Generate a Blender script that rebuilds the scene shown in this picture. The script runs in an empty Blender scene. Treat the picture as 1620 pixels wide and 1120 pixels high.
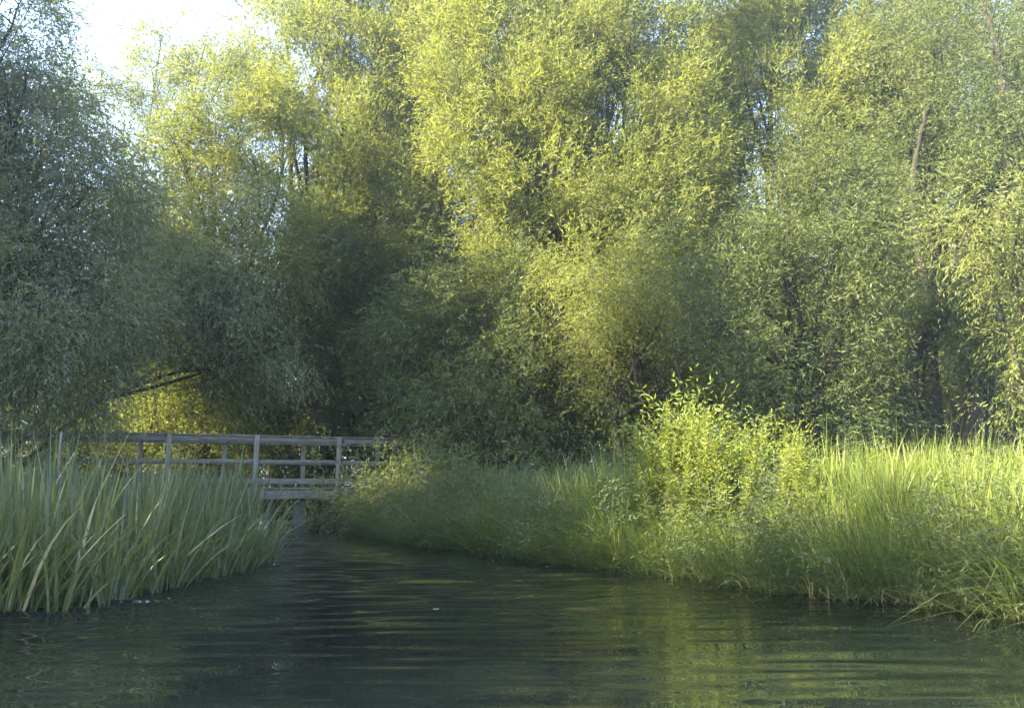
import bpy, math, random
import numpy as np
from mathutils import Vector

# ------------------------------------------------------------------ camera, light, exposure
S = bpy.context.scene
COL = S.collection
F, PX, PY = 1300.0, 1620.0, 1120.0
EYE = 0.8
PITCH = math.atan(210.0 / F)
cam = bpy.data.cameras.new('camera')
cam.sensor_width = 36.0
cam.lens = F / PX * 36.0
cam.clip_start, cam.clip_end = 0.05, 3000
camo = bpy.data.objects.new('camera', cam)
COL.objects.link(camo)
camo.location = (0, 0, EYE)
camo.rotation_euler = (math.pi / 2 + PITCH, 0, 0)
S.camera = camo

SUN_EL = math.radians(34)
SUN_DIR = Vector((-0.93, -0.36, 0)).normalized() * math.cos(SUN_EL) + Vector((0, 0, math.sin(SUN_EL)))
sl = bpy.data.lights.new('sun', 'SUN')
sl.energy = 5.0
sl.angle = math.radians(0.6)
sl.color = (1.0, 0.87, 0.48)
so = bpy.data.objects.new('sun', sl)
COL.objects.link(so)
so.rotation_euler = SUN_DIR.to_track_quat('Z', 'Y').to_euler()
so.location = (-30, -10, 30)

W = bpy.data.worlds.new('World')
S.world = W
W.use_nodes = True
nt = W.node_tree
sky = nt.nodes.new('ShaderNodeTexSky')
sky.sky_type = 'NISHITA'
sky.sun_disc = False
sky.sun_elevation = SUN_EL
sky.sun_rotation = math.atan2(SUN_DIR.x, SUN_DIR.y)
sky.air_density = 1.0
sky.dust_density = 1.0
bg = nt.nodes['Background']
bg.inputs['Strength'].default_value = 0.08
hs = nt.nodes.new('ShaderNodeHueSaturation')      # sky colour paled and brightened
hs.inputs['Saturation'].default_value = 0.85
hs.inputs['Value'].default_value = 1.25
nt.links.new(sky.outputs[0], hs.inputs['Color'])
nt.links.new(hs.outputs[0], bg.inputs[0])

S.view_settings.view_transform = 'Standard'
S.view_settings.look = 'None'
S.view_settings.gamma = 1
S.view_settings.exposure = 3.3
S.render.engine = 'CYCLES'
cy = S.cycles
cy.use_denoising = True
cy.denoising_prefilter = 'NONE'
cy.adaptive_threshold = 0.004
cy.max_bounces = 8
cy.diffuse_bounces = 3
cy.glossy_bounces = 3
cy.transmission_bounces = 4
cy.volume_bounces = 1
cy.transparent_max_bounces = 4
cy.sample_clamp_indirect = 6
cy.use_fast_gi = False
cy.caustics_reflective = False
cy.caustics_refractive = False

RNG = np.random.default_rng(11)
random.seed(4)
DENS = 2.6
PL = 1.5            # foliage plumes per area of crown
SUN_HOLES = [((-2.0, 14.3, 1.0), .9), ((-3.2, 6.4, 1.1), .3), ((-3.9, 7.2, 1.1), .3), ((-4.9, 7.0, 1.1), .3), ((1.8, 15.3, 4.1), 1.05), ((2.3, 15.1, 3.0), .7), ((4.4, 13.1, 2.5), .45), ((4.0, 13.6, 4.4), .5), ((-11.2, 24.4, 3.3), .45), ((.4, 10, 1.2), .5), ((-1.2, 12.8, 1.2), .4)]  # spots lit through holes cut in the crowns towards the sun


# ------------------------------------------------------------------ helpers
def ray(px, py):
    u, v = (px - PX / 2) / F, -(py - PY / 2) / F
    c, s = math.cos(PITCH), math.sin(PITCH)
    return np.array([u, c - v * s, s + v * c])


def at(px, py, Y):
    """a point of the place at forward distance Y, seen at that spot of the photograph"""
    d = ray(px, py)
    return np.array([0, 0, EYE]) + d * (Y / d[1])


def on_water(px, py):
    d = ray(px, py)
    return np.array([0, 0, EYE]) + d * (-EYE / d[2])


def tag(o, label=None, cat=None, group=None, kind=None):
    if label: o['label'] = label
    if cat: o['category'] = cat
    if group: o['group'] = group
    if kind: o['kind'] = kind
    return o


def empty(name, loc):
    o = bpy.data.objects.new(name, None)
    o.empty_display_size = 0.3
    o.location = loc
    COL.objects.link(o)
    return o


def mesh_np(name, V, Fq, mat=None, parent=None, attr=None, smooth=False, world=True):
    """V (n,3), Fq (m,k) faces of one size, attr: per-face float 'tone'"""
    V = np.asarray(V, dtype=np.float32)
    Fq = np.asarray(Fq, dtype=np.int32)
    if parent is not None and world:
        V = V - np.array(parent.location, dtype=np.float32)
    m = bpy.data.meshes.new(name)
    n, k = Fq.shape
    m.vertices.add(len(V))
    m.vertices.foreach_set('co', V.ravel())
    m.loops.add(n * k)
    m.loops.foreach_set('vertex_index', Fq.ravel())
    m.polygons.add(n)
    m.polygons.foreach_set('loop_start', np.arange(0, n * k, k, dtype=np.int32))
    if smooth:
        m.polygons.foreach_set('use_smooth', np.ones(n, dtype=bool))
    m.update(calc_edges=True)
    if attr is not None:
        a = m.attributes.new('tone', 'FLOAT', 'FACE')
        a.data.foreach_set('value', np.asarray(attr, dtype=np.float32))
    if mat: m.materials.append(mat)
    o = bpy.data.objects.new(name, m)
    COL.objects.link(o)
    if parent is not None: o.parent = parent
    return o


def unit(a):
    return a / np.maximum(np.linalg.norm(a, axis=-1, keepdims=True), 1e-9)


def rdir(n):
    return unit(RNG.normal(size=(n, 3)))


def lownoise(P, scale, seed=0):
    """cheap smooth noise in about -1..1"""
    r = np.random.default_rng(seed)
    out = 0
    for i in range(6):
        k = r.normal(size=3)
        k = k / np.linalg.norm(k) * (0.7 + 0.9 * r.random()) * scale
        out = out + np.sin(P @ k + r.random() * 6.28)
    return out / 2.6


def tube_arrays(path, radii, n=7):
    path = np.asarray(path, float)
    T = unit(np.gradient(path, axis=0))
    ref = np.array([0.31, 0.95, 0.05])
    A = unit(np.cross(T, ref))
    B = np.cross(T, A)
    ang = np.linspace(0, 2 * np.pi, n, endpoint=False)
    ring = path[:, None] + (A[:, None] * np.cos(ang)[None, :, None] + B[:, None] * np.sin(ang)[None, :, None]) * np.asarray(radii)[:, None, None]
    V = ring.reshape(-1, 3)
    f = []
    for i in range(len(path) - 1):
        for j in range(n):
            f.append((i * n + j, i * n + (j + 1) % n, (i + 1) * n + (j + 1) % n, (i + 1) * n + j))
    return V, np.array(f)


def join(parts):
    Vs, Fs, o = [], [], 0
    for V, f in parts:
        Vs.append(V); Fs.append(f + o); o += len(V)
    return np.concatenate(Vs), np.concatenate(Fs)


def curve_path(a, b, sag=0.0, wob=0.1, n=8):
    a, b = np.asarray(a, float), np.asarray(b, float)
    t = np.linspace(0, 1, n)[:, None]
    L = np.linalg.norm(b - a)
    p = a + (b - a) * t
    p[:, 2:3] += sag * L * 4 * t * (1 - t) * 0.5
    w = RNG.normal(size=(1, 3)) * wob * L
    w2 = RNG.normal(size=(1, 3)) * wob * L * 0.4
    return p + w * np.sin(t * np.pi) * 0.5 + w2 * np.sin(t * 2 * np.pi) * 0.5


# ------------------------------------------------------------------ materials
def new_mat(name):
    m = bpy.data.materials.new(name)
    m.use_nodes = True
    t = m.node_tree
    t.nodes.clear()
    out = t.nodes.new('ShaderNodeOutputMaterial')
    return m, t, out


def N(t, typ, **kw):
    n = t.nodes.new(typ)
    for k, v in kw.items():
        if k.startswith('i_'):
            n.inputs[k[2:].replace('_', ' ')].default_value = v
        else:
            setattr(n, k, v)
    return n


def ramp(t, fac, stops):
    r = t.nodes.new('ShaderNodeValToRGB')
    e = r.color_ramp.elements
    while len(e) < len(stops): e.new(0.5)
    for el, (p, c) in zip(e, stops):
        el.position = p
        el.color = (*c, 1)
    t.links.new(fac, r.inputs[0])
    return r.outputs[0]


def leaf_mat(name, stops, transl=0.45, tcol=(1.25, 1.2, 0.5), under=None, rough=0.55, spec=0.15):
    m, t, out = new_mat(name)
    at_ = N(t, 'ShaderNodeAttribute', attribute_name='tone')
    geo = N(t, 'ShaderNodeNewGeometry')
    no = N(t, 'ShaderNodeTexNoise', i_Scale=0.55, i_Detail=2.0)
    t.links.new(geo.outputs['Position'], no.inputs['Vector'])
    mx = N(t, 'ShaderNodeMath', operation='MULTIPLY_ADD')
    t.links.new(no.outputs[0], mx.inputs[0]); mx.inputs[1].default_value = 0.6
    t.links.new(at_.outputs['Fac'], mx.inputs[2])
    sb = N(t, 'ShaderNodeMath', operation='SUBTRACT'); t.links.new(mx.outputs[0], sb.inputs[0]); sb.inputs[1].default_value = 0.3
    col = ramp(t, sb.outputs[0], stops)
    top = col
    if under:
        mi = N(t, 'ShaderNodeMix', data_type='RGBA', blend_type='MIX')
        t.links.new(geo.outputs['Backfacing'], mi.inputs['Factor'])
        t.links.new(col, mi.inputs[6]); mi.inputs[7].default_value = (*under, 1)
        top = mi.outputs[2]
    p = N(t, 'ShaderNodeBsdfPrincipled', i_Roughness=rough)
    p.inputs['Specular IOR Level'].default_value = spec
    t.links.new(top, p.inputs['Base Color'])
    tr = N(t, 'ShaderNodeBsdfTranslucent')
    mc = N(t, 'ShaderNodeMix', data_type='RGBA', blend_type='MULTIPLY'); mc.inputs['Factor'].default_value = 1
    t.links.new(col, mc.inputs[6]); mc.inputs[7].default_value = (*tcol, 1)
    t.links.new(mc.outputs[2], tr.inputs[0])
    ms = N(t, 'ShaderNodeMixShader'); ms.inputs[0].default_value = transl
    t.links.new(p.outputs[0], ms.inputs[1]); t.links.new(tr.outputs[0], ms.inputs[2])
    t.links.new(ms.outputs[0], out.inputs[0])
    return m


def rough_mat(name, stops, scale=6, stretch=(1, 1, 1), rough=0.85, bump=0.3, spec=0.3):
    m, t, out = new_mat(name)
    tc = N(t, 'ShaderNodeTexCoord')
    mp = N(t, 'ShaderNodeMapping'); mp.inputs['Scale'].default_value = stretch
    t.links.new(tc.outputs['Object'], mp.inputs[0])
    no = N(t, 'ShaderNodeTexNoise', i_Scale=scale, i_Detail=8.0, i_Roughness=0.65)
    t.links.new(mp.outputs[0], no.inputs['Vector'])
    col = ramp(t, no.outputs[0], stops)
    p = N(t, 'ShaderNodeBsdfPrincipled', i_Roughness=rough)
    p.inputs['Specular IOR Level'].default_value = spec
    t.links.new(col, p.inputs['Base Color'])
    b = N(t, 'ShaderNodeBump', i_Strength=bump, i_Distance=0.02)
    t.links.new(no.outputs[0], b.inputs['Height']); t.links.new(b.outputs[0], p.inputs['Normal'])
    t.links.new(p.outputs[0], out.inputs[0])
    return m


M = {}
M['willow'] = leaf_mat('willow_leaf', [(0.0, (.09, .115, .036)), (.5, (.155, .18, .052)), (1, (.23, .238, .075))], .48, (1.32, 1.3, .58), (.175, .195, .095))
M['willow_shaded'] = leaf_mat('willow_leaf_shaded', [(0.0, (.04, .066, .028)), (.5, (.072, .10, .034)), (1, (.135, .143, .046))], .36, (1.45, 1.3, .5), (.10, .12, .07))  # willow leaf colour darkened to deepen the shade in the wood
M['willow_grey_hazed'] = leaf_mat('willow_leaf_grey_hazed', [(0.0, (.12, .155, .09)), (.5, (.18, .21, .105)), (1, (.25, .265, .11))], .45, (1.3, 1.25, .65), (.24, .26, .20))  # grey willow leaf, lightened so its colour carries the pale haze at left
M['far_leaf'] = leaf_mat('far_leaf', [(0.0, (.04, .062, .024)), (.5, (.07, .10, .03)), (1, (.11, .135, .04))], .4, (1.4, 1.4, .5))
M['reed'] = leaf_mat('reed_blade', [(0.0, (.055, .08, .042)), (.55, (.10, .132, .072)), (.9, (.15, .17, .075)), (1, (.34, .32, .22))], .42, (1.5, 1.4, .5), None, .32, .5)
M['grass'] = leaf_mat('bank_grass', [(0.0, (.07, .105, .03)), (.5, (.12, .16, .04)), (.92, (.19, .21, .055)), (1, (.34, .30, .17))], .4, (1.6, 1.4, .4), None, .4, .4)
M['sedge'] = leaf_mat('drooping_sedge', [(0.0, (.045, .075, .032)), (.5, (.08, .115, .045)), (.9, (.12, .15, .065)), (1, (.32, .30, .21))], .42, (1.5, 1.4, .5), None, .4, .4)
M['grey_grass'] = leaf_mat('grey_grass', [(0.0, (.07, .10, .06)), (.5, (.12, .15, .09)), (1, (.22, .24, .17))], .35, (1.3, 1.3, .6))
M['herb'] = leaf_mat('willowherb_leaf', [(0.0, (.10, .145, .035)), (.5, (.16, .20, .045)), (1, (.22, .245, .065))], .5, (1.5, 1.35, .4), (.16, .205, .08))
M['weed'] = leaf_mat('weed_leaf', [(0.0, (.04, .065, .028)), (.5, (.07, .10, .036)), (1, (.12, .135, .055))], .35, (1.5, 1.35, .5), (.09, .11, .07))
M['shrub'] = leaf_mat('shrub_leaf', [(0.0, (.055, .08, .04)), (.5, (.09, .12, .05)), (1, (.17, .185, .065))], .45, (1.5, 1.35, .5), (.13, .15, .10))
M['bark'] = rough_mat('bark', [(.3, (.012, .011, .009)), (.6, (.03, .026, .021)), (.8, (.06, .054, .045))], 9, (3, 3, .5), .9, .6)
M['twig'] = rough_mat('pale_twig', [(.3, (.06, .055, .035)), (.7, (.16, .14, .09))], 9, (3, 3, .5), .8, .3)
M['wood'] = rough_mat('weathered_wood', [(.25, (.075, .07, .06)), (.5, (.165, .157, .14)), (.75, (.28, .27, .24))], 5, (.6, .6, 6), .8, .35)
M['wood_post'] = rough_mat('weathered_post', [(.25, (.09, .085, .075)), (.5, (.20, .19, .17)), (.75, (.34, .33, .30))], 5, (6, 6, .6), .75, .35)
M['pile'] = rough_mat('wet_pile', [(.3, (.05, .05, .045)), (.7, (.16, .16, .14))], 7, (4, 4, 1), .7, .4)
M['stone'] = rough_mat('pale_concrete', [(.3, (.13, .13, .12)), (.7, (.27, .27, .25))], 7, (1, 1, 1), .8, .3)
M['soil'] = rough_mat('soil', [(.3, (.012, .011, .008)), (.55, (.02, .02, .012)), (.8, (.03, .04, .016))], 3, (1, 1, 1), .95, .5)
M['stem'] = rough_mat('green_stem', [(.3, (.07, .10, .03)), (.7, (.14, .12, .05))], 9, (3, 3, .5), .6, .2)
M['scum'] = rough_mat('pale_floating_leaf', [(.3, (.2, .2, .15)), (.7, (.36, .35, .29))], 9, (1, 1, 1), .5, .2)
M['dry'] = rough_mat('dry_reed', [(.3, (.28, .25, .17)), (.7, (.5, .46, .34))], 9, (1, 1, 1), .6, .2)

# water
m, t, out = new_mat('river_water')
p = N(t, 'ShaderNodeBsdfPrincipled', i_Roughness=0.0, i_IOR=1.5)
p.inputs['Base Color'].default_value = (.003, .005, .007, 1)
tc = N(t, 'ShaderNodeTexCoord')
mp = N(t, 'ShaderNodeMapping'); mp.inputs['Scale'].default_value = (.55, 1.0, 1)
t.links.new(tc.outputs['Object'], mp.inputs[0])
n1 = N(t, 'ShaderNodeTexNoise', i_Scale=14.0, i_Detail=3.0)
t.links.new(mp.outputs[0], n1.inputs['Vector'])
b = N(t, 'ShaderNodeBump', i_Strength=0.06, i_Distance=0.003)
t.links.new(n1.outputs[0], b.inputs['Height']); t.links.new(b.outputs[0], p.inputs['Normal'])
t.links.new(p.outputs[0], out.inputs[0])
M['water'] = m

# ------------------------------------------------------------------ ground and river
RIGHT = [(7.5, -8), (5.2, 1), (3.65, 4.7), (3.08, 5.65), (2.3, 6.5), (1.35, 8.0), (.2, 9.7), (-1.0, 11.6), (-1.9, 13.2), (-2.7, 15.2), (-3.2, 17), (-3.7, 20), (-4.7, 24), (-6, 25.2)]
LEFT = [(-7.4, 25.2), (-8.4, 24), (-8.0, 20), (-7.6, 16), (-7.8, 12), (-8.5, 6), (-9, -8)]
POLY = np.array(RIGHT + LEFT)


def signed_dist(P):
    """distance to the river's edge, negative in the river"""
    d = np.full(len(P), 1e9)
    inside = np.zeros(len(P), bool)
    for i in range(len(POLY)):
        a, b = POLY[i], POLY[(i + 1) % len(POLY)]
        ab = b - a
        tt = np.clip(((P - a) @ ab) / (ab @ ab), 0, 1)
        d = np.minimum(d, np.linalg.norm(P - (a + tt[:, None] * ab), axis=1))
        c = ((a[1] > P[:, 1]) != (b[1] > P[:, 1])) & (P[:, 0] < (b[0] - a[0]) * (P[:, 1] - a[1]) / (b[1] - a[1] + 1e-12) + a[0])
        inside ^= c
    return np.where(inside, -d, d)


def ground_z(P):
    P = np.atleast_2d(P)[:, :2]
    d = signed_dist(P)
    s = np.clip((d - .22) / 0.9, -1, 1)
    h = np.where(s > 0, 0.03 + 0.36 * (s * s * (3 - 2 * s)), 0.03 + 0.7 * s)
    P3 = np.c_[P, np.zeros(len(P))]
    return h + np.where(d > 0, 0.05 * lownoise(P3, 1.3, 5) * np.clip(d, 0, 1) + 0.15 * lownoise(P3, .2, 6) * np.clip(d / 4, 0, 1), 0)


def axis(lo, hi, fine_lo, fine_hi, step, grow=1.25):
    a = list(np.arange(fine_lo, fine_hi, step))
    s, v = step, a[-1]
    while v < hi: s *= grow; v += s; a.append(v)
    s, v, pre = step, a[0], []
    while v > lo: s *= grow; v -= s; pre.append(v)
    return np.array(pre[::-1] + a)


def sheet(name, xs, ys, zf, mat, smooth=True):
    X, Y = np.meshgrid(xs, ys)
    P = np.c_[X.ravel(), Y.ravel()]
    V = np.c_[P, zf(P)]
    nx, ny = len(xs), len(ys)
    i = np.arange((nx - 1) * (ny - 1)); r, c = i // (nx - 1), i % (nx - 1)
    a = r * nx + c
    return mesh_np(name, V, np.c_[a, a + 1, a + nx + 1, a + nx], mat, smooth=smooth)


g = sheet('ground', axis(-150, 150, -14, 10, .16), axis(-60, 200, -4, 30, .16), ground_z, M['soil'])
tag(g, 'dark earth of the river banks under the plants', kind='structure')


def waves(P):
    r = np.random.default_rng(21)
    z = np.zeros(len(P))
    far = np.clip(1.3 - P[:, 1] / 20, .35, 1.15)
    P3 = np.c_[P, np.zeros(len(P))]
    patch = np.clip(.75 + .45 * lownoise(P3 * np.array([.5, 1, 1]), 1.1, 9), .25, 1.5)
    for i in range(60):
        if i < 18:
            lam, spread_, slope = 0.14 * (2.6 ** r.random()), 8, .031
        elif i < 26:
            lam, spread_, slope = 0.5 + 1.1 * r.random(), 26, .012
        else:
            lam, spread_, slope = 0.10 + .25 * r.random(), 45, .0028
        th = math.radians(93 + r.normal() * spread_)
        k = 2 * math.pi / lam
        ph = r.random() * 6.28
        wob = .7 * np.sin(P[:, 0] * 1.3 + i) + .6 * np.sin(P[:, 1] * .9 + i * 2.1)
        z += slope / k * np.sin(k * (P[:, 0] * math.cos(th) + P[:, 1] * math.sin(th)) + ph + wob)
    return z * far * patch


ys = [1.6]
while ys[-1] < 30: ys.append(ys[-1] + max(.014, ys[-1] * .0036))
ys = np.array([-8, -4, -1, .5, 1.2] + ys + [32, 36, 42])
w = sheet('river_water', axis(-14, 9, -7.5, 4.5, .03, 1.2), ys, waves, M['water'])
tag(w, 'dark rippled river water reflecting the willows', kind='structure')


# ------------------------------------------------------------------ foliage
def kite_leaves(P, D, L, Wd, fold=0.0):
    n = len(P)
    side = unit(np.cross(D, rdir(n)))
    nrm = np.cross(side, D)
    L = np.asarray(L)[:, None]; Wd = np.asarray(Wd)[:, None]
    mid = P + D * L * .42
    V = np.empty((n, 4, 3), np.float32)
    V[:, 0] = P
    V[:, 1] = mid + side * Wd * .5 + nrm * L * .04
    V[:, 2] = P + D * L - nrm * L * .05 * 1.0
    V[:, 3] = mid - side * Wd * .5 + nrm * L * .04
    return V.reshape(-1, 3), np.arange(n * 4).reshape(n, 4)


def spray_leaves(start, d, length, nleaf, leaf, droop, spread=.55):
    """start,d (S,3): a bent twig each, with leaves along it"""
    Sn = len(start)
    tpar = np.tile(np.linspace(.12, 1, nleaf), (Sn, 1)) + RNG.normal(size=(Sn, nleaf)) * .03
    P = start[:, None] + d[:, None] * (length[:, None] * tpar)[..., None]
    P[..., 2] -= droop * length[:, None] * tpar ** 2
    T = np.repeat(d[:, None], nleaf, 1).copy()
    T[..., 2] -= 2 * droop * tpar
    T = unit(T) + RNG.normal(size=(Sn, nleaf, 3)) * spread
    T[..., 2] -= .25
    T = unit(T)
    tw = RNG.random((Sn, 1)) * .5 + RNG.random((Sn, nleaf)) * .5
    P, T = P.reshape(-1, 3), T.reshape(-1, 3)
    L = leaf * .88 * (.6 + .75 * RNG.random(len(P)))
    V, f = kite_leaves(P, T, L, L * .2)
    return V, f, tw.ravel()


def crown_arrays(lobes, dens, leaf, droop=.3, up=.25, hole=-.55, seed=1, clump_r=.17, back=.45):
    """lobes (x,y,z,r,flat): leaf sprays gathered in clumps over and within every lobe"""
    C, O = [], []
    for (x, y, z, r, fl) in lobes:
        ctr = np.array([x, y, z])
        nsub = max(6, int(5.0 * 4 * r * r * PL / 3))
        d = rdir(nsub)
        keep = (d[:, 1] < .3) | (RNG.random(nsub) < back)
        d = d[keep]; nsub = len(d)
        rr = r * (1.02 - .5 * RNG.random(nsub) ** 1.5) * (1 + .2 * lownoise(d, 3.0, seed + int(x * 7) % 50))
        sub = d * rr[:, None] * np.array([1, 1, fl]) + ctr
        per = max(3, int(4 * math.pi * r * r * dens * DENS * (.6 + .4 * back) / max(nsub, 1)))
        sr = (.24 + .16 * RNG.random(nsub)) * min(1.25, .75 + r * .22)
        g_ = RNG.normal(size=(nsub, per, 3)) * sr[:, None, None] * np.array([.8, .8, 1.15])
        p = (sub[:, None] + g_).reshape(-1, 3)
        o_ = unit(np.repeat(d, per, 0) * .8 + unit(g_.reshape(-1, 3)) * .6)
        C.append(p); O.append(o_)
        ni = int(len(p) * .16)            # thin filling inside
        q = rdir(ni) * (r * .75 * RNG.random((ni, 1)) ** .5) + ctr
        C.append(q); O.append(rdir(ni))
    C, O = np.concatenate(C), np.concatenate(O)
    for (g0, gr) in SUN_HOLES:
        rel = C - np.array(g0)
        sd = np.array(SUN_DIR)
        dd = np.linalg.norm(rel - (rel @ sd)[:, None] * sd, axis=1)
        m_ = ~((dd < gr) & (C[:, 0] < g0[0] - 2.5))
        C, O = C[m_], O[m_]
    k = (lownoise(C, 2.4, seed) > hole) & (C[:, 2] > .1)
    C, O = C[k], O[k]
    ns = 9
    n = len(C)
    st = np.repeat(C, ns, 0) + RNG.normal(size=(n * ns, 3)) * clump_r * np.array([1, 1, .9])
    d = np.repeat(O, ns, 0) * .7 + RNG.normal(size=(n * ns, 3)) * .45
    d[:, 2] += up
    d = unit(d)
    ln = (.28 + .38 * RNG.random(n * ns)) * (leaf / .13) ** .5
    V, f, tone = spray_leaves(st, d, ln, 8, leaf, droop)
    tone = tone * .8 + np.repeat(np.repeat(RNG.random(n) * .25, ns), 8)
    return V, f, tone


def lobes_px(spec):
    """(px, py, Y, radius in px[, flatness]) -> lobes in metres"""
    out = []
    for s in spec:
        px, py, Y, rp = s[:4]
        c = at(px, py, Y)
        out.append((c[0], c[1], c[2], rp / F * Y, s[4] if len(s) > 4 else .9))
    return out


def tree(name, label, base, lobes, mat, dens=3.0, leaf=.15, trunk_r=.22, stems=1, droop=.3, up=.25, hole=-.55, seed=1, cat='tree', group=None, back=.45, bark='bark', visible=None):
    bz = float(ground_z(np.array([base]))[0]) if len(base) == 2 else base[2]
    root = empty(name, (base[0], base[1], bz))
    tag(root, label, cat, group)
    V, f, tone = crown_arrays(lobes, dens, leaf, droop, up, hole, seed, back=back)
    L = np.array(lobes)
    top = L[:, :3].mean(0)
    parts = []
    b0 = np.array([base[0], base[1], bz - .15])
    order = np.argsort(L[:, 2])
    for s in range(stems):
        ang = s * 2.4 + seed
        off = np.array([math.cos(ang), math.sin(ang) * .5, 0]) * trunk_r * (1.3 if stems > 1 else 0)
        mine = [i for j, i in enumerate(order) if j % stems == s] or [order[0]]
        hi = L[mine[-1], :3]
        fork = b0 + off + (hi - b0) * np.array([.22, .22, .3]) if stems == 1 else b0 + off + (hi - b0) * np.array([.45, .45, .35])
        pth = curve_path(b0 + off, fork, .0, .08, 7)
        r = trunk_r * (1 if stems == 1 else .7)
        parts.append(tube_arrays(pth, np.linspace(r * 1.25, r * .75, 7), 10))
        for i in mine:
            c = L[i, :3]; rr = L[i, 3]
            main = curve_path(fork, c, .06, .1, 9)
            main[0] = fork
            parts.append(tube_arrays(main, np.linspace(r * .6, max(.02, r * .12), 9), 6))
            for q in range(5):
                dd = rdir(1)[0]; dd[2] = abs(dd[2]) * .8 + .1; dd[1] -= .3; dd /= np.linalg.norm(dd)
                s0 = main[RNG.integers(4, 9)]
                parts.append(tube_arrays(curve_path(s0, c + dd * rr * (.55 + .3 * RNG.random()), .05, .1, 6), np.linspace(max(.014, r * .12), .006, 6), 4))
    tv, tf = join(parts)
    mesh_np('trunk', tv, tf, M[bark], root, smooth=True)
    mesh_np('crown', V, f, M[mat], root, tone)
    return root


# the willows round the bridge (built where they stand; sizes in metres from the pixels of their lobes)
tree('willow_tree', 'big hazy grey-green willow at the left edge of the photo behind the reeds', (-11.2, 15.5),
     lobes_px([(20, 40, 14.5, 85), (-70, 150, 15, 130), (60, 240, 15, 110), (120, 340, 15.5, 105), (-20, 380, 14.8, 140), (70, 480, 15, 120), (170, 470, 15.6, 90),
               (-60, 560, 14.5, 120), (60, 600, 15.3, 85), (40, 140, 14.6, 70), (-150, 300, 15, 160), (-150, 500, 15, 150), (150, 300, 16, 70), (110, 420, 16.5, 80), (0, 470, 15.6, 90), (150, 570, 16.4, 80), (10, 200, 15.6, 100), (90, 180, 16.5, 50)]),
     'willow_grey_hazed', 5.5, .12, .26, 2, .45, .1, -.5, 3)
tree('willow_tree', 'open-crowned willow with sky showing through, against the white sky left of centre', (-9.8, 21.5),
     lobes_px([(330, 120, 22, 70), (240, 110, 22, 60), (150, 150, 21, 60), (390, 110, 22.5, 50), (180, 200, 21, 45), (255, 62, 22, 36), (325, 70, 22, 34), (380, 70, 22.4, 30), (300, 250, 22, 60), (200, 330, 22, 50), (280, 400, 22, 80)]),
     'willow_grey_hazed', 4.6, .115, .05, 1, .3, .3, -.75, 8, back=.2)
tree('willow_tree', 'golden-lit round willow crown below the patch of white sky', (-8.6, 22.5),
     lobes_px([(330, 190, 19.8, 72), (395, 230, 20, 70), (280, 235, 19.6, 48), (440, 180, 20.5, 60), (380, 330, 20.2, 85), (290, 330, 20, 65), (450, 400, 20, 90), (330, 460, 19.8, 95), (230, 430, 19.7, 80), (210, 550, 19.4, 80), (330, 590, 20, 80), (420, 540, 20.6, 75), (250, 620, 21.2, 60), (350, 660, 21.4, 50)]),
     'willow', 4.6, .135, .2, 2, .25, .4, -.5, 13)
tree('willow_tree', 'tall yellow-green willow between the patch of sky and the central willow', (-5.6, 24),
     lobes_px([(470, 60, 24, 90), (560, 30, 24.5, 90), (640, 90, 24, 80), (540, 130, 23.5, 85), (460, 190, 23.6, 70), (600, 200, 23.4, 85), (520, 260, 23, 85), (650, 290, 23.2, 80), (430, 110, 24, 50), (590, -60, 25, 110), (440, -30, 25, 70), (560, 350, 23.4, 80), (700, 20, 25, 80)]),
     'willow', 3.8, .155, .28, 2, .12, .6, -.4, 17)
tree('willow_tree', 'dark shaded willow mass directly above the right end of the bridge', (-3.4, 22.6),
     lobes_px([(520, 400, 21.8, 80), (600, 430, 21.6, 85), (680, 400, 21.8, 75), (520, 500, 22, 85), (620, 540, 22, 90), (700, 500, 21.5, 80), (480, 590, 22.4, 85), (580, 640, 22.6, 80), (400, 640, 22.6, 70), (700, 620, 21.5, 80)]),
     'willow_shaded', 4.2, .14, .2, 3, .3, .1, -.5, 23)
tree('willow_tree', 'broad sunlit willow in the middle with fine bright yellow-green foliage', (1.6, 20.5),
     lobes_px([(790, 60, 20.5, 95), (900, 40, 20.5, 100), (1000, 80, 20.6, 85), (740, 160, 20, 75), (850, 170, 19.6, 100), (960, 200, 19.8, 95), (1060, 180, 20.2, 80), (760, 280, 19.4, 85), (870, 300, 19, 100), (980, 320, 19.2, 95), (1080, 290, 19.6, 75),
               (830, 410, 18.6, 80), (930, 430, 18.4, 90), (1030, 420, 18.8, 75), (840, -50, 21, 110), (980, -60, 21, 110), (730, 60, 21, 60), (1090, 390, 19.2, 60)]),
     'willow', 4.2, .145, .3, 3, .12, .6, -.4, 29)
tree('willow_tree', 'shaded low willow whose drooping sprays hang beside the right end of the bridge', (-.4, 17.8),
     lobes_px([(610, 560, 17.8, 60), (690, 540, 17.2, 75), (780, 560, 17, 80), (640, 650, 17.4, 55, .7), (730, 650, 16.8, 70), (820, 650, 16.6, 75), (900, 560, 17, 80), (910, 650, 16.4, 70), (610, 690, 17.8, 30, .6), (770, 470, 17.4, 70), (870, 480, 17.2, 60)]),
     'willow_shaded', 5.6, .12, .16, 3, .4, .1, -.15, 31)
tree('willow_tree', 'willow with pale lit hanging sprays low in the centre above the grassy bank', (2.4, 15.6),
     lobes_px([(960, 480, 15.6, 70), (1000, 560, 15.2, 65), (930, 410, 16, 55), (1010, 430, 16, 60), (980, 630, 15.2, 55), (1050, 500, 15.8, 60), (870, 500, 15.8, 45), (1060, 620, 15.6, 55)]),
     'willow', 5.2, .105, .13, 2, .35, .25, -.2, 37)
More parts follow.
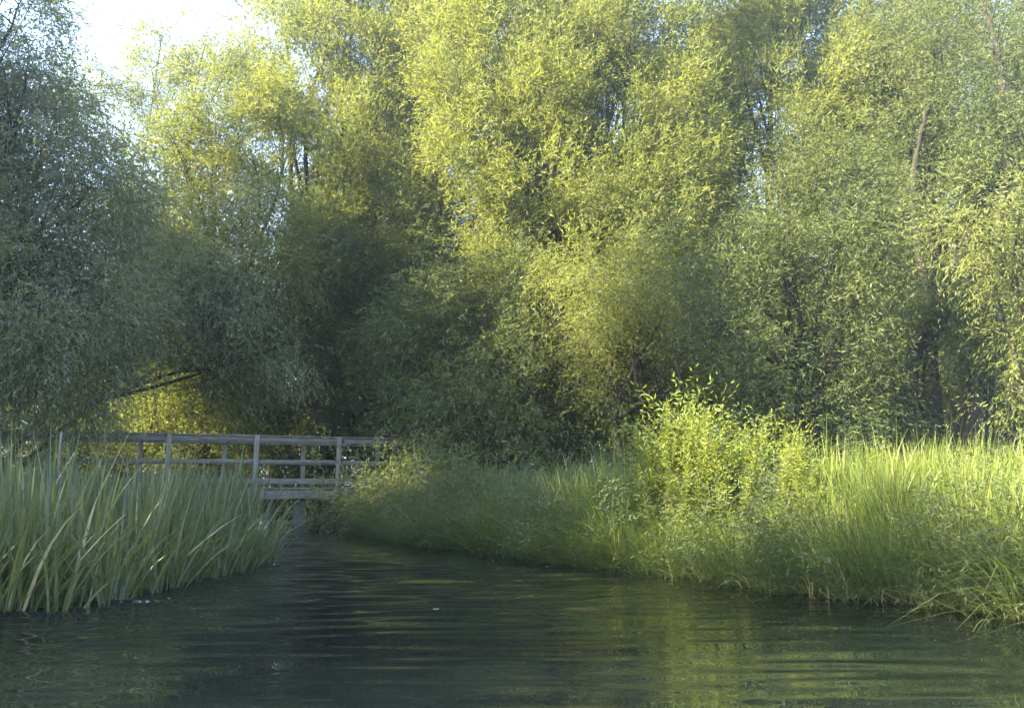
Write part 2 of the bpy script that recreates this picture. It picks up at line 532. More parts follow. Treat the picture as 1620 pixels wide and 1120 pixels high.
tree('willow_tree', 'tall bright willow right of the narrow gap of sky near the top of the photo', (6.4, 23),
     lobes_px([(1170, 40, 22.5, 85), (1260, 60, 22.2, 95), (1200, 150, 22, 80), (1300, 160, 21.6, 95), (1380, 90, 22, 80), (1160, 230, 21.8, 60), (1240, 250, 21.6, 85), (1350, 240, 21.4, 85), (1220, -40, 23, 100), (1360, -30, 23, 110), (1420, 180, 21.8, 75), (1160, 330, 21.6, 65)]),
     'willow', 4.0, .155, .28, 2, .1, .65, -.4, 41)
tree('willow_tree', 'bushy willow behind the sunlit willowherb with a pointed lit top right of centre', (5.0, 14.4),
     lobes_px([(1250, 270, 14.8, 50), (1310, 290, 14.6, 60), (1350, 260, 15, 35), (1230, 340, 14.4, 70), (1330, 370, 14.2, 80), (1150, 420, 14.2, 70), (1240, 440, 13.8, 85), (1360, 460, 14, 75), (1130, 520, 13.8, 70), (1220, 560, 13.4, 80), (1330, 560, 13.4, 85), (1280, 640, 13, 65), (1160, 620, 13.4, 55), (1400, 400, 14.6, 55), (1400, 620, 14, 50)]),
     'willow_shaded', 6.4, .095, .15, 3, .25, .4, -.38, 43)
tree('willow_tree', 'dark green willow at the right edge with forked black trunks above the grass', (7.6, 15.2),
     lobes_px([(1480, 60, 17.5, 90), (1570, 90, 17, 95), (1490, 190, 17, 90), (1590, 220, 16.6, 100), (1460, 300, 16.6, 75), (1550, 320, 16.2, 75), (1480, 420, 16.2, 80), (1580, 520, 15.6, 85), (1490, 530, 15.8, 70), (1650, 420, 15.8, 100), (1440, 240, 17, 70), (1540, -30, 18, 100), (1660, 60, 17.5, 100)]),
     'willow_shaded', 5.2, .11, .24, 4, .25, .35, -.12, 47)
tree('willow_tree', 'low willow branch mass catching pale yellow light at the right edge', (9.6, 13.4),
     lobes_px([(1560, 370, 12.4, 50), (1610, 350, 12.2, 50), (1520, 360, 12.6, 30), (1620, 420, 12.4, 60), (1600, 620, 13, 45), (1680, 500, 12.5, 90)]),
     'willow', 7.0, .095, .11, 2, .4, .15, -.4, 53)

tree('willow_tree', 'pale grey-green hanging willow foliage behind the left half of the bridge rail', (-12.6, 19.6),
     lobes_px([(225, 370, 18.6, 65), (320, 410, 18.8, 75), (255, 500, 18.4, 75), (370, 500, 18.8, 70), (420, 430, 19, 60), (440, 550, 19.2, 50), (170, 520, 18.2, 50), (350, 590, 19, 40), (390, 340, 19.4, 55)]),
     'willow_grey_hazed', 4.2, .125, .14, 2, .5, .0, -.45, 59)
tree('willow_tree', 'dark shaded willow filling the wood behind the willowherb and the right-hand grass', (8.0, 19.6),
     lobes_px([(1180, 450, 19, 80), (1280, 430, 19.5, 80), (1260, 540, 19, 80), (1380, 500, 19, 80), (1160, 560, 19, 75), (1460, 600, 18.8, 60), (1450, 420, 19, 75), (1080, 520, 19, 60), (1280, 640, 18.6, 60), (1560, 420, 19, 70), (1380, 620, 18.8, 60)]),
     'willow_shaded', 3.0, .15, .2, 3, .3, .2, -.7, 61)
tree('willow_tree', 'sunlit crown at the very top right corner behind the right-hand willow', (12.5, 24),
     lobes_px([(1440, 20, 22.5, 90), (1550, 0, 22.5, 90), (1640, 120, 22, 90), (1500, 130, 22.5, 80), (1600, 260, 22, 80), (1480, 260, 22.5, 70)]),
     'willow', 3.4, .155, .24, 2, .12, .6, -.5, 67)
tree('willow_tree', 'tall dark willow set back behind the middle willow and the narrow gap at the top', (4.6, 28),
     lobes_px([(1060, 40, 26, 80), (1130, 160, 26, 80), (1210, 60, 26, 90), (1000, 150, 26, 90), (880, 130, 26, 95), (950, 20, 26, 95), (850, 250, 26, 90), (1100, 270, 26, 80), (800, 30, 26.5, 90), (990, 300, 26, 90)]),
     'willow_shaded', 2.6, .17, .24, 2, .2, .4, -.75, 79)
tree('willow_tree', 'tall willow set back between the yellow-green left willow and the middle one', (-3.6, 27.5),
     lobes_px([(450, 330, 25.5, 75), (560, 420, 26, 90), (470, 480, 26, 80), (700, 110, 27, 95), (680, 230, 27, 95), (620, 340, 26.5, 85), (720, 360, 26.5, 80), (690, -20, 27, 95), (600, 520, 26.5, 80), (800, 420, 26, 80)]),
     'willow_shaded', 2.8, .17, .24, 2, .3, .25, -.7, 73)

# forked dark trunks of the right-hand willow, and the thin dark stem in the middle of the wood
def bare_stem(parent_name, pts, r0, r1, label):
    P = [at(*q) for q in pts]
    root = empty(parent_name, tuple(P[0]))
    tag(root, label, 'tree trunk')
    tt = np.linspace(0, 1, 14)
    seg = np.linspace(0, 1, len(P))
    path = np.c_[[np.interp(tt, seg, [p[k] for p in P]) for k in range(3)]].T
    path += lownoise(path, 3, 3)[:, None] * .03
    V, f = tube_arrays(path, np.linspace(r0, r1, 14), 9)
    return mesh_np('trunk', V, f, M['bark'], root, smooth=True), root


bare_stem('leaning_trunk', [(1520, 760, 15.6), (1480, 700, 15.6), (1455, 630, 15.8), (1420, 580, 16.2), (1390, 520, 16.8)], .10, .05, 'dark trunk leaning left out of the low fork under the right-hand willow')
bare_stem('leaning_trunk', [(1545, 760, 15.9), (1552, 690, 15.9), (1565, 620, 16.1), (1570, 540, 16.6)], .15, .08, 'thick upright dark trunk right of the leaning one at the right edge')
bare_stem('leaning_trunk', [(1540, 760, 15.3), (1590, 705, 15.2), (1650, 660, 15.3)], .09, .06, 'dark low trunk slanting right to the right edge of the photo')
bare_stem('leaning_trunk', [(1100, 740, 14.6), (1085, 620, 14.6), (1060, 540, 15)], .05, .03, 'thin dark stem in the shade left above the willowherb')

# trees beyond, closing the view; and unseen trees added at left to shade the reeds and the bridge
def far_crown(seed, h, r, leaf=.26):
    ls = []
    for i in range(9):
        a = i * 2.4
        k = .25 + .75 * (i / 8)
        ls.append((math.cos(a) * r * .55 * (1.2 - k), math.sin(a) * r * .55 * (1.2 - k), h * (.18 + .68 * (i / 8)), r * (.62 - .25 * (i / 8)), 1.15))
    return ls


FL = ['tall dark tree far behind the wood at left, hardly seen', 'tall dark tree far behind the bridge in the gaps between the willows', 'tall dark tree far behind the middle willow, showing at the top edge',
      'tall dark columnar tree seen through the gap at the top right of centre', 'dark tree far behind the right-hand willows', 'dark tree far behind the forked trunks of the right-hand willow', 'dark tree beyond the wood at the right edge', 'dark tree filling the wood behind the willowherb']
for i, (x, y, h, r) in enumerate([(-21, 30, 13, 5), (-12, 29.5, 9.5, 4.6), (-5, 31, 17, 4.6), (1, 29, 17, 4.4), (7.4, 29, 21, 3.2), (12.5, 27, 17, 4.4), (19, 28, 17, 5), (4.5, 32, 14, 4.6)]):
    tree('background_tree', FL[i], (x, y), [(a + x, b + y, c, d, e) for a, b, c, d, e in far_crown(i, h, r)], 'far_leaf', 2.6, .23, .28, 1, .3, .2, -.6, 60 + i, group='tall trees far behind the willows', back=.3)
tree('lit_bush', 'yellow lit bush seen behind the bridge rail at left', (-12.6, 24.5),
     lobes_px([(185, 640, 24.5, 45), (250, 660, 24.8, 50), (230, 720, 24.5, 45), (170, 700, 24.5, 40), (290, 640, 25, 30)]), 'willow', 5, .13, .06, 3, .2, .3, -.6, 71, 'bush')
tree('lit_bush', 'pale lit bush glimpsed under the right-hand willow between the dark trunks', (11.0, 20.5),
     lobes_px([(1520, 690, 20.5, 40), (1510, 650, 20.5, 30), (1560, 700, 20.8, 35), (1480, 700, 20.5, 30)]), 'willow', 5, .13, .06, 3, .2, .3, -.6, 72, 'bush')
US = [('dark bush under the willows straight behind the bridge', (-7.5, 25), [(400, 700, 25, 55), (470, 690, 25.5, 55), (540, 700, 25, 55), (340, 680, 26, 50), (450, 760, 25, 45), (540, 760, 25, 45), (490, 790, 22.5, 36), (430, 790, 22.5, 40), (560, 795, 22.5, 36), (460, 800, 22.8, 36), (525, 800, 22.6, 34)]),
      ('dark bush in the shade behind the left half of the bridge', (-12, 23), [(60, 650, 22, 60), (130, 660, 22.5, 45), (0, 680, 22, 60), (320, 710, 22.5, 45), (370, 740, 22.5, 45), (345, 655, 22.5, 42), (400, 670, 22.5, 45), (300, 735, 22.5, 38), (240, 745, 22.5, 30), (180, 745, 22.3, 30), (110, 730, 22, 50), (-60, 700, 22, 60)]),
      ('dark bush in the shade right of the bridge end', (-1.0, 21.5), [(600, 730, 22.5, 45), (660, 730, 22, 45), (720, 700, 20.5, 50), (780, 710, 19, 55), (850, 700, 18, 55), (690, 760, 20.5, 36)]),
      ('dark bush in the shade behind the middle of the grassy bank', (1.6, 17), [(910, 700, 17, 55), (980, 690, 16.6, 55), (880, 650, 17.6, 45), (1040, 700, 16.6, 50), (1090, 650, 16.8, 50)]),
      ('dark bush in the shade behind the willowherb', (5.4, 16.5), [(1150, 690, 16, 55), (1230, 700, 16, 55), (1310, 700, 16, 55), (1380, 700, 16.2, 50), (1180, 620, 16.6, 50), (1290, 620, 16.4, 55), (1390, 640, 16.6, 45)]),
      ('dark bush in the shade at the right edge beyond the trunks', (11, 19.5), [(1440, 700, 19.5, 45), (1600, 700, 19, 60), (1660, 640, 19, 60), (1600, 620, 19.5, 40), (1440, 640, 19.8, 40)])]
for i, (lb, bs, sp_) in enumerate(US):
    tree('bush', lb, bs, lobes_px(sp_), 'willow_shaded', 2.2, .17, .05, 4, .3, .2, -.7, 120 + i, 'bush')
for i, (x, y, h, r, lb) in enumerate([(-15, 13.2, 16, 4.6, 'tall unseen willow added at left to shade the far bank'), (-14.8, 7.6, 20, 4.4, 'unseen willow added at left to shade the reeds'), (-13.5, 4.6, 12.2, 3.4, 'nearer unseen willow added at left to shade the reed tips'), (-14.5, .2, 12.7, 3.5, 'lower unseen willow added beside the viewer at left to shade the right bank')]):
    tree('added_shade_tree', lb, (x, y), [(a + x, b + y, c, d, e) for a, b, c, d, e in far_crown(i, h, r)], 'willow_grey_hazed', 3.4, .2, .22, 1, .3, .2, -.5, 80 + i, back=.8)


# ------------------------------------------------------------------ blades: reeds, grass
def blades(base, height, width, lean, curl, face=None, nseg=5, dirs=None):
    n = len(base)
    if dirs is None:
        a = RNG.random(n) * 2 * np.pi
        dirs = np.c_[np.cos(a), np.sin(a), np.zeros(n)]
    f = RNG.random(n) * 2 * np.pi if face is None else face
    side = np.c_[np.cos(f), np.sin(f), np.zeros(n)]
    V = np.empty((n, nseg + 1, 2, 3), np.float32)
    for k in range(nseg + 1):
        s = k / nseg
        hz = lean * s + curl * s ** 3
        vert = np.sqrt(np.maximum(.05, 1 - (lean * .9) ** 2)) * s - curl * .45 * s ** 3.2
        c = base + dirs * (hz * height)[:, None]
        c[:, 2] += vert * height
        wd = width * (1 - s ** 2.6) * (.75 + .5 * s * (1 - s) * 4 * .5) + width * .03
        V[:, k, 0] = c - side * wd[:, None] * .5
        V[:, k, 1] = c + side * wd[:, None] * .5
    o = (np.arange(n) * (nseg + 1) * 2)[:, None]
    f = np.concatenate([o + np.array([2 * k, 2 * k + 1, 2 * k + 3, 2 * k + 2]) for k in range(nseg)], 0)
    return V.reshape(-1, 3), f


def in_poly(P, poly):
    poly = np.array(poly)
    ins = np.zeros(len(P), bool)
    for i in range(len(poly)):
        a, b = poly[i], poly[(i + 1) % len(poly)]
        ins ^= ((a[1] > P[:, 1]) != (b[1] > P[:, 1])) & (P[:, 0] < (b[0] - a[0]) * (P[:, 1] - a[1]) / (b[1] - a[1] + 1e-12) + a[0])
    return ins


def scatter(poly, n):
    q = np.array(poly)
    lo, hi = q.min(0), q.max(0)
    out = np.zeros((0, 2))
    while len(out) < n:
        P = lo + RNG.random((n * 2, 2)) * (hi - lo)
        out = np.r_[out, P[in_poly(P, poly)]]
    return out[:n]


def field(name, poly, n, h, wd, lean, curl, mat, label, kind='stuff', clump=0, spread=.1, z0=None, hfun=None, dry=.03, bias=(0, 0), nseg=5, lo_tone=0, var=.25, fan=.6):
    """blades in tussocks: each tussock has its own height, colour and slant, its blades fan out of it"""
    cl = clump or max(1, n // 6)
    C = scatter(poly, cl)
    ch = 1 + var * RNG.normal(size=cl).clip(-2, 2)
    ct = RNG.random(cl)
    cb = RNG.normal(size=(cl, 2)) * .5
    w_ = RNG.random(cl) ** 1.5 + .15
    i = RNG.choice(cl, n, p=w_ / w_.sum())
    off = RNG.normal(size=(n, 2)) * spread
    P = C[i] + off
    z = ground_z(P) if z0 is None else np.full(len(P), z0)
    z = np.maximum(z, -.06) - .02
    H = h * ch[i] * (.62 + .5 * RNG.random(n))
    if hfun is not None: H *= hfun(P)
    rad = np.linalg.norm(off, axis=1) / spread
    d = off / spread * fan + RNG.normal(size=(n, 2)) * .5 + cb[i] + np.array(bias)
    d = unit(np.c_[d, np.zeros(n)])
    le = (np.abs(RNG.normal(size=n)) * .7 + .45 * rad) * lean
    cu = (np.abs(RNG.normal(size=n)) * .7 + .4 * rad) * curl
    V, f = blades(np.c_[P, z], H, wd * (.6 + .8 * RNG.random(n)), np.minimum(le, .85), np.minimum(cu, 1.1), nseg=nseg, dirs=d)
    tone = lo_tone + .3 * RNG.random(n) + .4 * ct[i] + .12
    tone = np.where(RNG.random(n) < dry, 1.35, tone)
    o = mesh_np(name, V, f, M[mat], attr=np.tile(tone, nseg), smooth=True)
    return tag(o, label, None, None, kind)


def herb_zone(P):
    """the grass stays short in front of and among the willowherb"""
    q = 810 + F * P[:, 0] / np.maximum(P[:, 1], 1)
    return 1 - .5 * np.clip((q - 990) / 30, 0, 1) * np.clip((1300 - q) / 50, 0, 1)


def noise2(sc, sd, lo, amp):
    return lambda P: lo + amp * lownoise(np.c_[P, np.zeros(len(P))], sc, sd)


REED = [(-3.35, 5.2), (-3.05, 5.75), (-2.9, 6.4), (-2.87, 7.4), (-2.8, 8.6), (-3.1, 9.8), (-3.8, 12.2), (-4.9, 14.5), (-9.5, 15), (-11, 9), (-8, 4.6), (-5, 4.6)]
field('reed_bed', REED, 13500, 1.10, .024, .13, .04, 'reed', 'dense bed of tall grey-green sword-like reeds standing in the water at left', clump=1500, spread=.075, z0=-.03, hfun=lambda P: noise2(1.8, 4, .97, .08)(P) * (1 + .03 * np.clip((-3.2 - P[:, 0] * 7 / np.maximum(P[:, 1], 1)) / 1.2, 0, 1)), dry=.012, var=.13)
FRONT = [(-3.4, 5.15), (-2.9, 5.7), (-2.68, 6.4), (-2.66, 7.4), (-2.55, 8.6), (-2.8, 9.9), (-3.1, 9.9), (-2.95, 8.6), (-3.0, 7), (-3.3, 6.1), (-4.2, 5.5)]
field('reed_bed', FRONT, 900, .7, .018, .3, .2, 'reed', 'short leaning reed leaves along the water edge of the reed bed', clump=200, spread=.05, z0=-.03, dry=.01, bias=(.2, -.4))


def bank(i0, i1, a, b):
    """strip of the right bank between offsets a and b from the water, corners i0..i1"""
    R = np.array(RIGHT)
    t_ = unit(np.gradient(R, axis=0))
    nrm = np.c_[-t_[:, 1], t_[:, 0]] * -1
    q = R[i0:i1 + 1] + nrm[i0:i1 + 1] * a
    s = R[i0:i1 + 1] + nrm[i0:i1 + 1] * b
    return [tuple(v) for v in q] + [tuple(v) for v in s[::-1]]


# near to far along the right bank
field('tall_grass', bank(2, 5, .5, 3.0), 16000, .53, .0115, .07, .07, 'grass', 'tall bright yellow-green grass on the sunlit right bank', clump=420, spread=.10, hfun=lambda P: noise2(2.2, 14, .95, .12)(P) * herb_zone(P), dry=.004, var=.26)
field('tall_grass', bank(2, 6, .1, .8), 8000, .62, .011, .13, .14, 'grass', 'yellow-green grass on the sunlit front of the right bank', clump=150, spread=.09, hfun=herb_zone, dry=.004, var=.34, bias=(-.3, -.3))
field('tall_grass', bank(5, 9, .2, 2.6), 14000, .66, .009, .17, .22, 'sedge', 'shaded soft green grass along the bank between the shrub and the willowherb', clump=500, spread=.11, hfun=lambda P: noise2(2.0, 15, .95, .1)(P) * herb_zone(P), dry=.03)
field('sedge', bank(2, 9, -.12, .4), 11000, .60, .008, .4, .7, 'sedge', 'drooping dark green sedge hanging over the water along the right bank', clump=240, spread=.08, bias=(-.9, -.9), dry=.01, var=.35)
field('pale_grass', bank(1, 2, -.1, 2.2), 8000, .70, .008, .4, .7, 'grey_grass', 'silvery grey-green grass at the right edge of the bank', clump=200, spread=.12, dry=.1, bias=(-.5, -.5))
field('ground_cover', bank(2, 11, .4, 6), 14000, .45, .014, .35, .5, 'sedge', 'low undergrowth on the ground under the willows', dry=.02)

wl = []
q_ = np.array(bank(2, 9, -.05, .6))
for (x, y) in scatter([tuple(v) for v in q_], 62):
    z = float(ground_z(np.array([[x, y]]))[0])
    r_ = .10 + .12 * RNG.random()
    wl.append((x, y, max(z, 0) + .08 + .2 * RNG.random(), r_, 1.1))
V, f, tone = crown_arrays(wl, 26, .055, .35, .2, -2, 7, clump_r=.05, back=.8)
tag(mesh_np('bank_weeds', V, f, M['weed'], attr=tone), 'small leafy weeds tangled in the grass along the right bank', kind='stuff')
field('dead_grass', bank(1, 5, -.22, .12), 420, .24, .008, .8, .9, 'grass', 'pale dead grass stems trailing at the waterline of the right bank', clump=60, spread=.07, dry=.85, bias=(-.5, -.5), z0=.02)
field('grass_spikes', bank(2, 6, .5, 2.0), 420, .86, .013, .05, .04, 'grass', 'taller upright grass blades standing over the sunlit right bank', clump=46, spread=.09, dry=.05, var=.16, hfun=herb_zone)
field('grass_spikes', bank(5, 9, .5, 2.0), 260, .78, .010, .07, .06, 'grass', 'taller upright blades over the shaded grass in the middle of the bank', clump=36, spread=.1, dry=.05, var=.16)

# broken dry reeds and floating bits
def blade_thing(name, label, cat, a, b, wd, mat, bend=.05):
    a, b = np.array(a, float), np.array(b, float)
    root = (a + b) / 2
    tt = np.linspace(0, 1, 9)[:, None]
    L = np.linalg.norm(b - a)
    pth = a + (b - a) * tt
    pth[:, 2] += np.sin(tt[:, 0] * np.pi) * bend * L
    r = wd * (1 - .8 * np.abs(tt[:, 0] - .35))
    V, f = tube_arrays(pth, r, 6)
    V = V - root
    o = mesh_np(name, V, f, M[mat], smooth=True)
    o.location = root
    return tag(o, label, cat)


blade_thing('broken_reed', 'pale dry reed leaf slanting across the front of the reed bed', 'reed', at(128, 885, 5.6), at(200, 812, 5.5), .004, 'dry', .03)
blade_thing('broken_reed', 'thin pale reed stalk lying on the water before the reeds', 'reed', on_water(178, 951) + [0, 0, .012], on_water(232, 951) + [0, 0, .012], .005, 'dry', .01)
blade_thing('broken_reed', 'leaning dry stalk above the reed tops by the bridge rail', 'reed', at(84, 772, 9.5), at(118, 716, 9.6), .010, 'dry', .02)


def floating_leaf(px, py, size, label):
    c = on_water(px, py)
    a = np.linspace(0, 2 * np.pi, 12, endpoint=False)
    rr = size * (1 + .25 * np.sin(a * 3 + px))
    V = [(0, 0, .012)] + [(r_ * math.cos(q), r_ * .6 * math.sin(q), .006 + .012 * abs(math.sin(q * 2))) for r_, q in zip(rr, a)]
    f = [(0, 1 + i, 1 + (i + 1) % 12) for i in range(12)]
    o = mesh_np('floating_leaf', V, f, M['scum'], smooth=True)
    o.location = (c[0], c[1], .008)
    return tag(o, label, 'leaf', 'pale leaves floating on the river')


floating_leaf(436, 896, .035, 'pale leaf floating at the outer tip of the reed bed')
floating_leaf(690, 968, .018, 'pale leaf floating alone on open water in the middle')
floating_leaf(268, 951, .012, 'tiny pale fleck floating near the reeds')

# ------------------------------------------------------------------ willowherb stems (countable)
def herb_mesh(seed, h):
    r = np.random.default_rng(seed)
    tt = np.linspace(0, 1, 9)[:, None]
    bend = r.normal(size=2) * .07
    path = np.c_[bend[0] * h * tt ** 2, bend[1] * h * tt ** 2, h * tt]
    sv, sf = tube_arrays(path, np.linspace(.006, .002, 9), 5)
    Ps, Ds, Ls = [], [], []
    n = int(190 * h)
    s = np.linspace(.1, 1, n)
    for i, q in enumerate(s):
        base = np.array([bend[0] * h * q ** 2, bend[1] * h * q ** 2, h * q])
        a = i * 2.399
        L = .10 * (1.15 - .75 * q ** 3)
        d = np.array([math.cos(a), math.sin(a), .55 - .5 * (1 - q) + r.normal() * .2])
        Ps.append(base); Ds.append(d / np.linalg.norm(d)); Ls.append(.8 * L * (.8 + .4 * r.random()))
        if q > .45 and i % 9 == 0:      # short side shoots
            for j in range(9):
                bp = base + d * .03 * j + np.array([0, 0, .012 * j])
                d2 = unit(d + r.normal(size=3) * .8)
                Ps.append(bp); Ds.append(d2); Ls.append(.055)
    return (sv, sf), (np.array(Ps), np.array(Ds), np.array(Ls))


protos = []
for k in range(5):
    (sv, sf), (P_, D_, L_) = herb_mesh(100 + k, 1.0)
    V, f = kite_leaves(P_, D_, L_, L_ * .26)
    root = empty('willowherb_plant', (0, 0, 0))
    st = mesh_np('stem', sv, sf, M['stem'], root, smooth=True)
    lf = mesh_np('foliage', V, f, M['herb'], root, RNG.random(len(f)) * .7 + .15)
    protos.append((root, st, lf))
used = set()


def herb(px, topy, Y, label, group):
    top = at(px, topy, Y)
    z = float(ground_z(np.array([[top[0], top[1]]]))[0]) - .03
    h = top[2] - z
    k = RNG.integers(0, 5)
    r0, s0, l0 = protos[k]
    if k not in used:
        used.add(k); r_ = r0
    else:
        r_ = r0.copy(); COL.objects.link(r_)
        for c_ in (s0, l0):
            c = c_.copy(); COL.objects.link(c); c.parent = r_
    r_.location = (top[0], top[1], z)
    r_.scale = (h * .85 + .12,) * 2 + (h,)
    r_.rotation_euler = (RNG.normal() * .05, RNG.normal() * .05, RNG.random() * 6.28)
    tag(r_, label, 'plant', group)


prof = [(1010, 700), (1030, 665), (1050, 640), (1085, 642), (1110, 645), (1135, 652), (1160, 668), (1190, 662), (1210, 690), (1235, 682), (1262, 680), (1285, 705)]
px_, py_ = zip(*prof)
for i in range(104):
    kc = random.choice(range(10)); x = [1022, 1048, 1075, 1105, 1135, 1168, 1194, 1236, 1262, 1284][kc] + RNG.normal() * 8
    y = np.interp(x, px_, py_) + abs(RNG.normal()) * 34 + 16 + [18, 0, 26, 0, 16, 6, 0, 4, 0, 8][kc]
    herb(x, y, 8.6 + .9 * RNG.random() - .0048 * (x - 1010), 'tall leafy bright green willowherb stem in the sunlit clump on the right bank', 'willowherb stems of the sunlit clump')
for i, (x, y) in enumerate([(1052, 636), (1088, 640), (1240, 676), (1262, 676), (1112, 648), (1186, 660)]):
    herb(x, y, 8.9 - .0048 * (x - 1010), 'tall leafy bright green willowherb stem in the sunlit clump on the right bank', 'willowherb stems of the sunlit clump')
for i, (x, y, lb) in enumerate([(1375, 712, 'single short willowherb tip standing out of the grass right of the clump'), (1528, 712, 'willowherb tip in the grass left of the right edge group'),
                                ]):
    herb(x, y, 7.4, lb, 'willowherb tips in the grass')
for i in range(12):
    herb(1560 + 80 * RNG.random(), 716 + 30 * RNG.random(), 6.6 + RNG.random(), 'leafy willowherb stem in the grass at the right edge', 'willowherb at the right edge')
for i in range(14):
    herb(1050 + 190 * RNG.random(), 740 + 40 * RNG.random(), 8.2 + .3 * RNG.random() - .0015 * 60, 'shorter willowherb stem in front of the sunlit clump', 'short willowherb before the clump')

# ------------------------------------------------------------------ small shrubs on the bank by the bridge
def shrub(label, base, spec, mat, seed, dens=9, leaf=.075):
    return tree('shrub', label, base, lobes_px(spec), mat, dens, leaf, .03, 4, .3, .35, -.6, seed, 'shrub', back=.6, bark='twig')


shrub('grey-leaved shrub overhanging the water beside the bridge pile', (-3.2, 14.9), [(518, 812, 14.6, 17), (545, 800, 14.8, 24), (580, 812, 14.6, 26), (558, 828, 14.4, 20), (540, 778, 14.9, 11), (605, 828, 14.3, 22), (585, 785, 15, 20)], 'shrub', 91, leaf=.085)
shrub('pale yellow lit shrub beside the right end of the bridge', (-2.2, 14.9), [(622, 782, 14.6, 24), (648, 798, 14.4, 28), (596, 777, 14.8, 13), (688, 795, 14.3, 24), (640, 830, 14.0, 24), (640, 760, 14.8, 13), (675, 828, 13.8, 24)], 'shrub', 92, leaf=.09)
shrub('soft green feathery shrub between the lit shrub and the grass', (-1.3, 13.9), [(712, 785, 13.6, 24), (735, 805, 13.2, 26), (697, 760, 13.8, 14), (720, 832, 12.8, 24), (700, 815, 13.2, 24)], 'shrub', 93, leaf=.10)

# ------------------------------------------------------------------ the wooden footbridge
br = empty('footbridge', (-5.9, 18.6, 0.75))
tag(br, 'weathered grey timber footbridge with post and rail sides crossing the side channel', 'bridge')
U = np.array([1.70, .66, 0]); U /= np.linalg.norm(U)
Nn = np.array([-U[1], U[0], 0])
P537 = np.array([-4.06, 19.3, 0])


def bbox(c, u, half, ax=None):
    """box centred on c with half sizes along u, across, up"""
    n_ = np.array([-u[1], u[0], 0.0]); n_ /= np.linalg.norm(n_)
    z_ = np.cross(u, n_)
    e = min(half) * .12
    V = []
    for sz in (-1, 1):
        for (a, b) in ((-1, -1), (1, -1), (1, 1), (-1, 1)):
            V.append(c + u * a * (half[0]) + n_ * b * (half[1]) + z_ * sz * half[2])
    f = [(0, 3, 2, 1), (4, 5, 6, 7), (0, 1, 5, 4), (1, 2, 6, 5), (2, 3, 7, 6), (3, 0, 4, 7)]
    return np.array(V), np.array(f)


def bpart(name, boxes, mat, parent=br, bev=.006):
    V, f = join(boxes)
    o = mesh_np(name, V, f, M[mat], parent)
    md = o.modifiers.new('bevel', 'BEVEL'); md.width = bev; md.segments = 2
    return o


def pt(s, off, z):
    return P537 + U * s + Nn * off + np.array([0, 0, z])


Z0 = np.array([0, 0, 1.0])
s_lo, s_hi = -9.4, 3.3
sp = 1.83
WID = 1.35
# near side posts reach down over the beam, far ones stand on the deck's far edge
for k in range(-5, 2):
    w_ = .055 + RNG.normal() * .003
    tilt = RNG.normal() * .012
    b_ = bbox(pt(k * sp, -.02, .5 + .755), U, (w_, .05, .695))
    b_[0][4:, :] += U * tilt
    bpart('post', [b_], 'wood_post')
for k in range(-5, 2):
    b_ = bbox(pt(k * sp - .62, WID, .75 + .53), U, (.05, .05, .64))
    bpart('post', [b_], 'wood_post')
for off, sgn in ((-.02, 1), (WID, -1)):
    # rail boards a little proud of the posts on the outer side, in lengths of two bays with small height steps
    for (z, hh, th, nm) in ((1.865, .058, .03, 'top_rail'), (1.365, .04, .022, 'middle_rail')):
        bx = []
        for q in range(4):
            a0 = s_lo + q * 3.175 + .004; a1 = s_lo + (q + 1) * 3.175 - .004
            zz = z + (.012 * (-1) ** q) * .4
            inner = (.075 if off < 1 else -.075)
            bx.append(bbox(pt((a0 + a1) / 2, off + inner, zz), U, ((a1 - a0) / 2, th, hh)))
        bpart(nm, bx, 'wood')
    bpart('kick_board', [bbox(pt((s_lo + s_hi) / 2, off + (.072 if off < 1 else -.072), .925), U, ((s_hi - s_lo) / 2, .018, .062))], 'wood')
    bpart('side_beam', [bbox(pt((s_lo + s_hi) / 2, off + (.09 if off < 1 else -.09), .625), U, ((s_hi - s_lo) / 2, .05, .095))], 'wood')
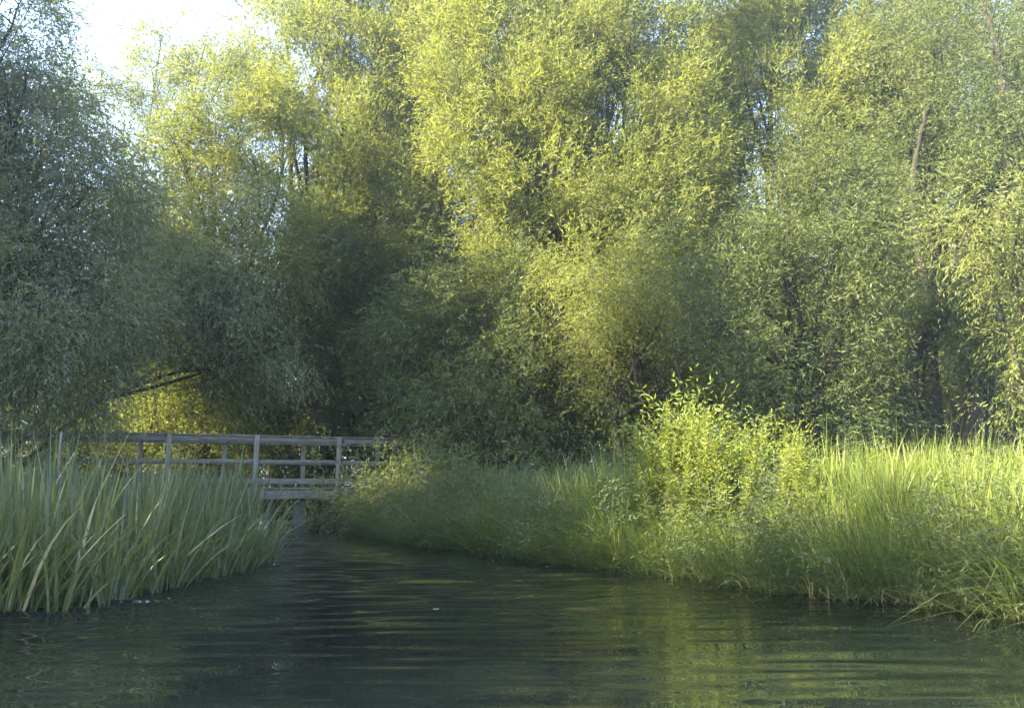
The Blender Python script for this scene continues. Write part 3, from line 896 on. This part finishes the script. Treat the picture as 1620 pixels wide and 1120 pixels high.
pl = []
s = s_lo
while s < s_hi:
    pl.append(bbox(pt(s + .07, WID / 2 - .01, .765 + RNG.normal() * .002), U, (.067, WID / 2 - .03, .022)))
    s += .145
bpart('deck', pl, 'wood', bev=.004)
# flat handrail cap
bpart('handrail_cap', [bbox(pt((s_lo + s_hi) / 2, .055, 1.942), U, ((s_hi - s_lo) / 2, .07, .016))], 'wood')
# piles under the deck
bpart('pile', [bbox(pt(-.78, .45, .1), U, (.14, .14, .42))], 'pile')
bpart('pile_footing', [bbox(pt(-.80, .42, .0), U, (.19, .21, .035))], 'pile')
bpart('pile', [bbox(pt(-1.35, .85, .1), U, (.07, .07, .42))], 'pile')
bpart('pile', [bbox(pt(-4.9, .45, .1), U, (.14, .14, .42))], 'pile')
# pale slim stake beside the bridge in the reeds
c0, c1 = at(97, 760, 13.5), at(97, 683, 13.5)
c0[2] = -.2
V, f = tube_arrays(curve_path(c0, c1, 0, .01, 6), np.linspace(.03, .022, 6), 7)
stk = mesh_np('wooden_stake', V - c0, f, M['wood_post'], smooth=True)
stk.location = c0
tag(stk, 'slim pale stake standing in the reeds before the left end of the rail', 'stake')

# ------------------------------------------------------------------ haze
HAZE = 0.0027
if HAZE > 0:
    o = mesh_np('haze', np.array([(x, y, z) for z in (-1.8, 32) for (x, y) in ((-260, -130), (260, -130), (260, 330), (-260, 330))]),
                np.array([(0, 3, 2, 1), (4, 5, 6, 7), (0, 1, 5, 4), (1, 2, 6, 5), (2, 3, 7, 6), (3, 0, 4, 7)]))
    tag(o, 'thin pale haze in the air over the river', None, None, 'stuff')
    m, t, out = new_mat('haze')
    pv = N(t, 'ShaderNodeVolumePrincipled')
    pv.inputs['Color'].default_value = (.62, .76, 1, 1)
    pv.inputs['Density'].default_value = HAZE
    pv.inputs['Anisotropy'].default_value = .75
    t.links.new(pv.outputs[0], out.inputs['Volume'])
    o.data.materials.append(m)

tot = sum(len(o.data.polygons) for o in bpy.data.objects if o.type == 'MESH')
print('faces', tot)
